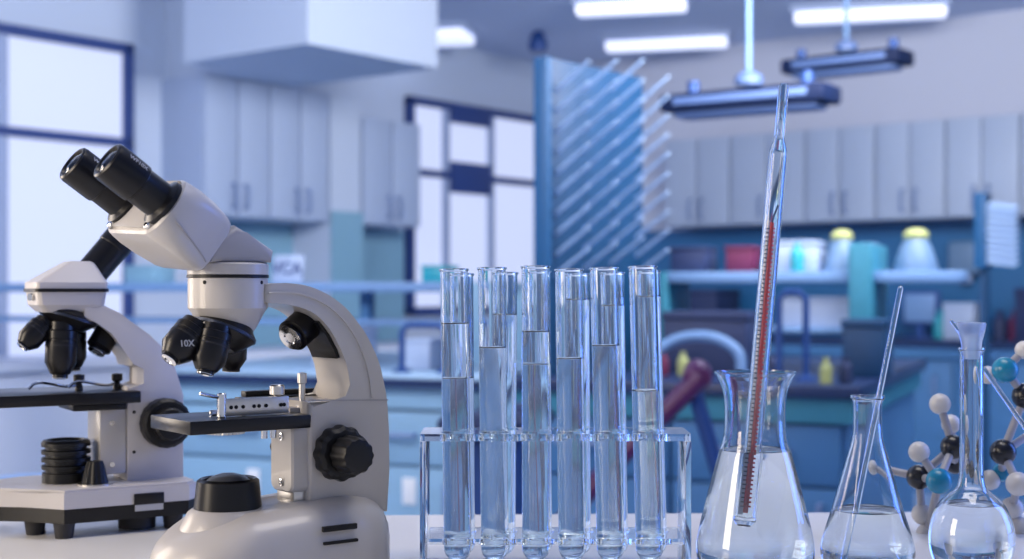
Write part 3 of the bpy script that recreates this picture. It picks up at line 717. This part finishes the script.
mt = Matrix(((xax.x, yax.x, side.x, ctr.x), (xax.y, yax.y, side.y, ctr.y), (xax.z, yax.z, side.z, ctr.z), (0, 0, 0, 1)))
bmesh.ops.transform(bm, matrix=mt, verts=bm.verts); finish('lettering', bm, 'print', oa)

# ---------------------------------------------------------------- left microscope
f2 = Frame((62-512)/F*1.15, 1.15, 31)
m2 = thing('microscope', 'smaller cream and black monocular microscope standing farther back at the left edge', 'microscope', (f2.X, f2.Y, TT), f2.a)
yb = -.055
def T2(px, py, yl): return f2.tr(px, py, yl)
# base: eight sided plan
xr2 = T2(201, 500, yb)[0]; xcorn = T2(64, 500, yb)[0]; xch = xcorn-.034
plan = [(xcorn, yb), (xr2-.012, yb), (xr2, yb+.014), (xr2, -yb-.014), (xr2-.012, -yb), (xcorn, -yb), (xch-.01, .02), (xch-.01, -.02)]
plan_full = [(xcorn, yb), (xr2-.010, yb), (xr2, yb+.012), (xr2, -yb-.012), (xr2-.010, -yb), (xcorn-.01, -yb), (xcorn-.054, -yb-.02), (xcorn-.054, yb+.053), (xcorn-.024, yb+.030)]
def plan_ext(pl, z0, z1, bev, ins=0.0):
    cx_ = sum(p[0] for p in pl)/len(pl); bm = bmesh.new()
    s = lambda p: ((p[0]-cx_)*(1-ins)+cx_, p[1]*(1-ins))
    loft(bm, [[(*s(p), z0) for p in pl], [(*s(p), z1) for p in pl]])
    if bev:
        bmesh.ops.bevel(bm, geom=[e for e in bm.edges if abs(e.verts[0].co.z-e.verts[1].co.z) < 1e-6 and e.verts[0].co.z > (z0+z1)/2], offset=bev, segments=2, affect='EDGES')
    return bm
zw0 = T2(120, 505.5, yb)[1]; zw1 = T2(120, 487, yb)[1]
finish('base', plan_ext(plan_full, zw0, zw1, .002), 'white_enamel', m2)
finish('base_skirt', plan_ext(plan_full, zw0-.0115, zw0-.0002, 0, .006), 'black', m2)
for x, y in ((xcorn+.002, yb+.008), (xr2-.02, yb+.012), (xcorn+.0, -yb-.012), (xr2-.02, -yb-.012), (xcorn-.014, -.018)):
    bm = bmesh.new(); lathe(bm, [(0, 0), (.0068, 0), (.0085, zw0-.0115), (0, zw0-.0115)], (x, y, 0), n=20); finish('foot', bm, 'rubber', m2)
x, z = T2(137, 525, -.03); bm = bmesh.new(); lathe(bm, [(0, 0), (.015, 0), (.015, zw0-.011), (0, zw0-.011)], (x, -.03, 0.001), n=28); finish('cord_foot', bm, 'rubber', m2)
a = T2(134, 494, yb); b = T2(164, 503, yb); finish('power_switch', bx(a[0], b[0], yb-.0012, yb+.004, b[1], a[1], .0006), 'black', m2)
a = T2(135, 505, yb); b = T2(163, 509, yb); finish('switch_label', bx(a[0], b[0], yb-.001, yb+.002, b[1], a[1]), 'print', m2)
# illuminator with cooling ribs
x, z = T2(66, 480, 0); bm = bmesh.new(); pr = [(0, 0), (.019, 0), (.019, .009)]
for k in range(4): pr += [(.0165, .0095+.0062*k), (.0165, .0115+.0062*k), (.0195, .0120+.0062*k), (.0195, .0150+.0062*k)]
pr += [(.018, .0355), (.015, .0360), (.014, .034), (0, .034)]
lathe(bm, pr, (x, 0, zw1-.001), n=44); finish('illuminator', bm, 'black', m2)
x, z = T2(95, 486, -.03); bm = bmesh.new(); lathe(bm, [(0, 0), (.014, 0), (.014, .0015), (0, .0015)], (x, -.03, zw1-.0003), n=30); finish('dial_plate', bm, 'steel', m2)
bm = bmesh.new(); lathe(bm, [(0, 0), (.0105, 0), (.0095, .004), (.0075, .014), (.006, .018), (0, .019)], (x, -.03, zw1+.001), n=48, lobes=10, amp=.05); finish('brightness_dial', bm, 'black', m2)
# column and arm
YN2 = -.021
arm = [(184, 484), (184, 395), (178, 372), (171, 348), (152, 330), (113, 306), (100, 300), (86, 300), (86, 318), (104, 322), (126, 345), (131, 362), (146, 366), (146, 386), (127, 386), (127, 484)]
bm = extrude_xz(f2.poly([(184, 486), (184, 395), (176, 368), (168, 352), (150, 335), (118, 312), (100, 303), (84, 300), (84, 320), (100, 322), (112, 334), (128, 352), (131, 366), (146, 367), (146, 386), (127, 386), (127, 486)], YN2), YN2, -YN2, .002, 2)
finish('arm', bm, 'white_enamel', m2)
xa = T2(127, 440, YN2)[0]
z_t = T2(120, 408, YN2)[1]; z_bb = T2(120, 474, YN2)[1]
finish('stage_carrier', bx(xa-.022, xa-.0003, -.020, .020, z_bb, z_t, .0015), 'cream', m2)
for z in (z_bb+.008, z_t-.012):
    bm = bmesh.new(); xx = T2(112, 430, -.020)[0]; cyl(bm, (xx, -.0200, z), (xx, -.0208, z), .0022, n=14); finish('screw', bm, 'chrome', m2)
for py in (412, 452):
    xx, z = T2(134, py, YN2); bm = bmesh.new(); cyl(bm, (xx, YN2, z), (xx, YN2-.0006, z), .0014, n=10); finish('screw', bm, 'dark', m2)
kx2, kz2 = T2(166, 423, YN2-.008)
bm = bmesh.new(); lathe(bm, [(0, 0), (.0185, 0), (.0205, .002), (.0205, .012), (.018, .014), (0, .014)], (kx2, YN2, kz2), (0, -1, 0), 60, 20, .012); k2 = finish('focus_knob', bm, 'black', m2)
bm = bmesh.new(); lathe(bm, [(0, 0), (.0135, 0), (.0135, .010), (.012, .012), (0, .012)], (kx2, YN2-.0135, kz2), (0, -1, 0), 48, 16, .015); finish('fine_knob', bm, 'black', k2)
bm = bmesh.new(); lathe(bm, [(0, 0), (.0205, .0), (.0205, .012), (0, .014)], (kx2, -YN2, kz2), (0, 1, 0), 40); finish('focus_knob', bm, 'black', m2)
# stage
z1_2 = T2(60, 394, -.035)[1]; xs1 = T2(141, 400, -.035)[0]
finish('stage', bx(xs1-.145, xs1, -.036, .055, z1_2-.0095, z1_2, .001), 'satin_black', m2)
xx = T2(75, 405, -.036)[0]; finish('stage_bracket', bx(xx, xs1-.01, -.030, .020, z1_2-.015, z1_2-.009, .001), 'black', m2)
for px, dx in ((79, -.030), (117, -.030)):
    xx, _ = T2(px, 388, .0); bm = bmesh.new()
    lathe(bm, [(0, 0), (.0035, 0), (.003, .004), (.0022, .006), (.0045, .008), (.0045, .013), (0, .0138)], (xx, 0, z1_2-.0004), n=20); kk = finish('clip_knob', bm, 'black', m2)
    bm = bmesh.new(); tube(bm, [(xx, 0, z1_2+.005), (xx-.012, -.004, z1_2+.004), (xx-.034, -.008, z1_2+.008), (xx-.042, -.008, z1_2+.003)], .0012, 8); finish('stage_clip', bm, 'chrome', m2)
# head: faceted housing with band and dark tube leaning to the right
zh0 = T2(66, 312, 0)[1]; zh1 = T2(66, 292, 0)[1]; xh = T2(66, 292, 0)[0]
Rh = .0285
def rr(z, x0, x1, hy, r): return [((x0+x1)/2+a, b, z) for a, b in rrect((x1-x0)/2, hy, r, 4)]
bm = bmesh.new(); loft(bm, [rr(zh0, xh-.021, xh+.021, .018, .006), rr(zh0+.006, xh-.027, xh+.027, .0225, .006), rr(zh1, xh-.028, xh+.028, .0235, .005)]); finish('head_mount', bm, 'white_enamel', m2, angle=20)
bm = bmesh.new(); loft(bm, [rr(zh1, xh-.0295, xh+.0295, .025, .005), rr(zh1+.0028, xh-.0295, xh+.0295, .025, .005)]); finish('black_band', bm, 'black', m2)
zb2 = zh1+.0028
bm = bmesh.new(); rings = []
def rr(z, x0, x1, hy, r): return [((x0+x1)/2+a, b, z) for a, b in rrect((x1-x0)/2, hy, r, 4)]
rings = [rr(zb2, xh-.0285, xh+.0285, .024, .004), rr(zb2+.005, xh-.0285, xh+.0285, .024, .004), rr(zb2+.021, xh-.002, xh+.020, .014, .003), rr(zb2+.0225, xh+.001, xh+.017, .012, .002)]
loft(bm, rings); finish('prism_housing', bm, 'white_enamel', m2, angle=20)
p0 = f2.p3(88, 277, 0); p1 = f2.p3(142, 213, 0); d2 = (p1-p0)
bm = bmesh.new(); L = d2.length; lathe(bm, [(0, 0), (.0130, 0), (.0130, L*.45), (.0135, L*.46), (.0135, L*.75), (.0155, L*.77), (.0155, L), (.011, L), (.010, L-.003), (0, L-.003)], p0, d2, 40); finish('eyepiece', bm, 'satin_black', m2)
bm = bmesh.new(); cyl(bm, (xh-.0275, -.008, zh1-.004), (xh-.031, -.010, zh1-.004), .003, n=14); finish('lock_screw', bm, 'chrome', m2)
nd2 = Vector((-.30, 0, -.95)).normalized(); pn2 = Vector((xh+.002, 0, zh0-.001))
bm = bmesh.new(); lathe(bm, [(0, -.004), (.018, -.004), (.0235, .001), (.0235, .005), (.016, .012), (0, .014)], pn2, nd2, 48); t2 = finish('nosepiece', bm, 'satin_black', m2)
bm = bmesh.new(); lathe(bm, [(.023, .0022), (.0243, .0026), (.0243, .0044), (.023, .0048)], pn2, nd2, 48, closed=True); finish('grip_ring', bm, 'grip', t2)
objective(m2, f2.p3(46, 322, -.004), f2.p3(22, 347, -.008), .0100)
objective(m2, f2.p3(62, 322, -.008), f2.p3(60, 378, -.010), .0125, ring='rubber')
objective(m2, f2.p3(74, 325, .008), f2.p3(74, 370, .010), .010)
objective(m2, f2.p3(114, 322, .002), f2.p3(96, 352, -.006), .0105, tip=.7, cone=.85)

# ---------------------------------------------------------------- test tube rack and tubes
RY = 1.0; RX = (554.5-512)/F*RY; s1 = F/RY
RKW = 265/s1/2; zr = TT+.194-(435-HY)/s1-TT     # top plate height above the table
YR0, YR1 = -.0115, .0125      # rows, in the rack's own frame
rack = thing('test_tube_rack', 'clear acrylic rack holding two rows of test tubes', 'rack', (RX, RY, TT), 0)
cols = [(458, 454), (495, 492), (536, 535.5), (572.5, 569), (611, 604), (650, 643)]
backs = [(463, 461), (503, 505), (540, 538), (579, 577), (616, 612), (655, 648)]
levels = [324, 348, 332, 359, 346, 391]
blevels = [378, 315, 364, 300, 306, 297]
PR = .0096
def colx(px, Y): return (px-512)/F*Y-RX
holes = []; zb_t = .012
zr = .0925
tubes = []
for (pb, pt), lv, row, Y in [(c, l, 0, RY+YR0) for c, l in zip(cols, levels)]+[(c, l, 1, RY+YR1) for c, l in zip(backs, blevels)]:
    xb, xt = colx(pb, Y), colx(pt, Y)
    tubes.append((xb, xt, lv, row, Y))
LT = .2065
for xb, xt, lv, row, Y in tubes:
    f = zr/LT; xh_ = xb+(xt-xb)*(f); holes.append((xh_, (YR0, YR1)[row], .0108))
def acr(bm, name): return finish(name, bm, 'acrylic', rack)
bm = plate_with_holes(RKW, .0245, zr-.0025, zr+.0025, holes); acr(bm, 'top_plate')
holes2 = []
for xb, xt, lv, row, Y in tubes: holes2.append((xb+(xt-xb)*.08, (YR0, YR1)[row], .0106))
bm = plate_with_holes(RKW-.0045, .0245, .018, .022, holes2); acr(bm, 'middle_plate')
for s in (-1, 1):
    x0 = s*RKW; acr(bx(min(x0, x0-s*.004), max(x0, x0-s*.004), -.0245, .0245, 0, zr-.0026, .0004), 'end_plate')
ord_ = ['leftmost', 'second from the left', 'third from the left', 'fourth from the left', 'fifth from the left', 'rightmost']
def tube_mesh(Rr, L, th=.0011):
    bm = bmesh.new(); pr = [(0, 0)]
    for k in range(1, 9):
        a = PI/2*k/8; pr.append((Rr*math.sin(a), Rr-Rr*math.cos(a)))
    pr += [(Rr, L-.002), (Rr+.0008, L-.001), (Rr+.0008, L), (Rr-th, L+.0003)]
    Ri = Rr-th
    for k in range(8, 0, -1):
        a = PI/2*k/8; pr.append((Ri*math.sin(a), Rr-Ri*math.cos(a)))
    pr.append((0, th)); lathe(bm, pr, n=40); return bm
def water_mesh(Rr, h, th=.0011, men=.0010):
    Ri = Rr-th*.6; bm = bmesh.new(); pr = [(0, th*.6)]
    for k in range(1, 9):
        a = PI/2*k/8; pr.append((Ri*math.sin(a), Rr-Ri*math.cos(a)))
    pr += [(Ri, h+men), (Ri*.93, h+men*.4), (Ri*.8, h+men*.08), (0, h)]
    lathe(bm, pr, n=40); return bm
for i, (xb, xt, lv, row, Y) in enumerate(tubes):
    L = LT-.003*row
    rot = math.atan2(xt-xb, L-.01)
    yy = Y
    lab = ('test tube of water, %s in the front row' if row == 0 else 'test tube of water, %s in the back row') % ord_[i % 6]
    t = thing('test_tube', lab, 'test tube', (RX+xb, yy, TT+.0038), 0, 'test tubes in the acrylic rack')
    t.rotation_euler = (0, rot, 0)
    Rr = (PR+.0002, PR)[row] if row == 0 else PR*.93
    finish('glass', tube_mesh(Rr, L+.001*(i % 3)), 'glass', t)
    hlv = CZ+(HY-lv)/F*Y-TT-.0038
    finish('water', water_mesh(Rr, hlv), 'water', t)

# ---------------------------------------------------------------- flasks
def flask(label, px, Y, outer_px, level_y, th=.0014, name='flask'):
    """outer_px: list of (radius px, row) from bottom to rim"""
    X = (px-512)/F*Y; s = F/Y
    pr = [(r/s, CZ+(HY-y)/s-TT) for r, y in outer_px]
    z0 = pr[0][1]
    pr = [(r, max(0.0, z)) for r, z in pr]
    pts = catmull([(r, z, 0) for r, z in pr], 5); out = [(max(0, p.x), p.y) for p in pts]
    # inner wall: offset along the outline's normal
    inn = []
    for k, (r, z) in enumerate(out):
        a = out[max(0, k-1)]; b = out[min(len(out)-1, k+1)]; tx, tz = b[0]-a[0], b[1]-a[1]; l = math.hypot(tx, tz) or 1
        inn.append((max(0, r-tz/l*th), z+tx/l*th))
    inn[0] = (0, out[0][1]+th*1.4)
    t = thing(name, label, 'flask', (X, Y, TT))
    bm = bmesh.new(); prof = [(0, out[0][1])]+[p for p in out if p[0] > 1e-4]+[p for p in reversed(inn) if p[0] > 1e-4]+[(0, inn[0][1])]
    lathe(bm, prof, n=72); finish('glass', bm, 'glass', t)
    lz = CZ+(HY-level_y)/s-TT
    wat = [(0, out[0][1]+th*.9)]
    mid = [((a[0]+b[0])/2, (a[1]+b[1])/2) for a, b in zip(out, inn)]
    for a, b in zip(mid, mid[1:]):
        if a[1] < lz: wat.append(a)
        if a[1] < lz <= b[1]:
            f = (lz-a[1])/(b[1]-a[1]); rr_ = a[0]+(b[0]-a[0])*f; wat += [(rr_, lz), (rr_*.97, lz-.0006), (rr_*.85, lz-.0010), (0, lz-.0010)]; break
    wat = [wat[0]]+[p for p in wat[1:-1] if p[0] > 1e-4]+[wat[-1]]
    bm = bmesh.new(); lathe(bm, wat, n=72); finish('water', bm, 'water', t)
    return t
YA = .98
flask('large conical flask of water with flared rim holding the red thermometer', 755, YA,
      [(0, 572), (40, 572), (52, 569), (57.5, 560), (58.5, 548), (57, 535), (50, 505), (43, 478), (36, 452), (32, 440), (30.5, 425), (30.5, 405), (32.5, 390), (37, 379), (40, 374), (40.5, 371.5)], 449)
YB = 1.0
flask('small conical flask half full of water with a thin glass stirring rod', 867.5, YB,
      [(0, 567), (32, 567), (42, 564), (46, 556), (46, 547), (43, 534), (36, 512), (28.5, 486), (20.5, 458), (15.5, 440), (14.3, 430), (14, 412), (14.6, 402), (16.8, 398.5), (16.8, 395.5)], 509)
YC = .97
flask('round volumetric flask with long narrow neck and frosted stopper', 971.5, YC,
      [(0, 573), (24, 573), (33, 568), (39, 556), (41.5, 541), (40, 524), (33, 506), (24, 496), (16, 489), (13, 482), (11.8, 470), (11.5, 430), (11.5, 370), (11.7, 354), (13.2, 350), (13.2, 347.5)], 503)
# frosted stopper
p = at(971.5, 349, YC); bm = bmesh.new(); k = YC/F
lathe(bm, [(0, -10*k), (7.5*k, -10*k), (9.4*k, 0), (10.5*k, 8*k), (13.5*k, 20*k), (14.2*k, 25*k), (13.6*k, 26.5*k), (11.5*k, 26.2*k), (8*k, 14*k), (0, 12*k)], n=40)
o = finish('stopper', bm, 'frosted', None, p); tag(o, 'frosted glass stopper in the neck of the round flask', 'stopper')
def rod(name, label, cat, a, b, r, m='glass'):
    a = Vector(a); b = Vector(b); L = (b-a).length
    bm = bmesh.new(); pr = [(0, 0)]+[(r*math.sin(PI/2*k/5), r-r*math.cos(PI/2*k/5)) for k in range(1, 6)]+[(r*math.cos(PI/2*k/5), L-r+r*math.sin(PI/2*k/5)) for k in range(0, 5)]+[(0, L)]
    lathe(bm, pr, (0, 0, 0), b-a, 20); o = finish(name, bm, m, None, a); return tag(o, label, cat)
rod('glass_rod', 'thin glass stirring rod leaning in the neck of the small conical flask', 'rod', at(846, 562, YB-.012), at(901, 286, YB+.006), .0020)
rod('dropper_tip', 'short bluish glass sliver sticking out of the frosted stopper', 'rod', at(963, 338, YC), at(950.5, 319.5, YC), .0012)
rod('glass_rod', 'glass rod slanting down to the right behind the round flask', 'rod', at(983, 367, 1.03), at(1060, 478, .97), .0018)

# thermometer
pb = at(746, 528, YA-.006); ptp = at(784, 84, YA+.02); ax = ptp-pb; L = ax.length; k = L/446.0
th = thing('thermometer', 'tall glass thermometer with red column standing in the large conical flask', 'thermometer', pb)
bm = bmesh.new()
ro = 9.0*k
lathe(bm, [(0, 0), (5*k, 1*k), (ro, 6*k), (ro, 12*k), (ro*1.03, 372*k), (ro*.98, 378*k), (5.5*k, 388*k), (5.0*k, 395*k), (5.2*k, 444*k), (4.0*k, 446*k), (3.2*k, 444*k), (3.2*k, 394*k), (ro*.78, 374*k), (ro*.78, 372*k), (ro*.76, 10*k), (0, 7*k)], (0, 0, 0), ax, 40); finish('glass_case', bm, 'glass', th)
axn = ax.normalized(); side = Vector((1, 0, 0)); side = (side-axn*side.dot(axn)).normalized(); fw = axn.cross(side)
if fw.y > 0: fw = -fw
bm = bmesh.new(); cyl(bm, axn*(14*k), axn*(304*k), 2.1*k, n=16); rc = finish('red_column', bm, 'red', th)
mt = Matrix(((side.x, fw.x, axn.x, 0), (side.y, fw.y, axn.y, 0), (side.z, fw.z, axn.z, 0), (0, 0, 0, 1)))
bm = bmesh.new(); box(bm, -5.6*k, -1.9*k, -.2*k, .2*k, 12*k, 306*k, mtx=mt); sc = finish('scale_strip', bm, 'scale', th)
bm = bmesh.new()
for i in range(66):
    z = (20+i*4.25)*k; wd = 3.4 if i % 5 == 0 else 2.6
    box(bm, -6.2*k, (-6.2+wd)*k, 6.6*k, 8.3*k, z, z+1.1*k, mtx=mt)
finish('tick_marks', bm, 'ink', sc)
bm = bmesh.new()
for i in range(66):
    z = (20+i*4.25)*k; box(bm, -.2*k, 2.0*k, 8.4*k, 9.2*k, z, z+1.7*k, mtx=mt)
finish('red_marks', bm, 'red', sc)
bm = bmesh.new(); tube(bm, [axn*(304*k), axn*(312*k)+side*1.5*k, axn*(322*k)+side*4.5*k], 1.0*k, 8); finish('capillary_tip', bm, 'ink', th)

# ---------------------------------------------------------------- molecule model
def atoms_model(label, atoms, bonds, rest):
    c = at(*rest); t = thing('molecule_model', label, 'molecule model', (c.x, c.y, TT)); o0 = Vector((c.x, c.y, TT)); P = []
    for px, py, dY, r, m in atoms:
        q = at(px, py, 1.13+dY)-o0; P.append(q); R_ = r/F*(1.13+dY)
        bm = bmesh.new(); ball(bm, q, R_, 28); finish('atom', bm, m, t)
    for a, b in bonds:
        A, B = P[a], P[b]; d = (B-A).normalized(); bm = bmesh.new()
        cyl(bm, A+d*.006, B-d*.006, .0032, n=14); finish('bond', bm, 'bond', t)
W_, K_, T_ = 'atom_white', 'atom_black', 'atom_teal'
atoms_model('ball and stick molecule model of white, black and teal balls between the flasks',
  [(940, 404, 0, 10.5, W_), (951, 424, .03, 9.5, W_), (953, 447, -.01, 12.5, K_), (955, 463, .03, 11, K_), (919, 452, -.02, 10.5, W_), (919, 477, 0, 12.5, K_), (939, 481, -.03, 13, T_), (876, 467, .02, 7.5, W_), (922, 514, .0, 10.5, W_), (927, 534, .0, 11, W_), (972, 470, .03, 10, K_)],
  [(0, 2), (1, 3), (2, 3), (2, 6), (4, 6), (5, 6), (5, 7), (5, 8), (6, 9), (2, 5), (3, 10)], (925, 530, 1.13))
atoms_model('ball and stick molecule model at the right edge behind the round flask',
  [(1005, 370, 0, 13, T_), (1024, 350, .0, 9, W_), (988, 375, .03, 9, W_), (1025, 396, .0, 13, K_), (1003, 452, 0, 13, K_), (1002, 472, .03, 9.5, T_), (1018, 484, -.02, 12, W_), (990, 480, .03, 10, W_), (1012, 508, .0, 11, W_), (1020, 528, .0, 12, W_), (1036, 430, .02, 12, T_)],
  [(0, 1), (0, 2), (0, 3), (3, 10), (10, 4), (4, 5), (4, 6), (5, 7), (6, 8), (8, 9), (3, 4)], (1015, 530, 1.13))
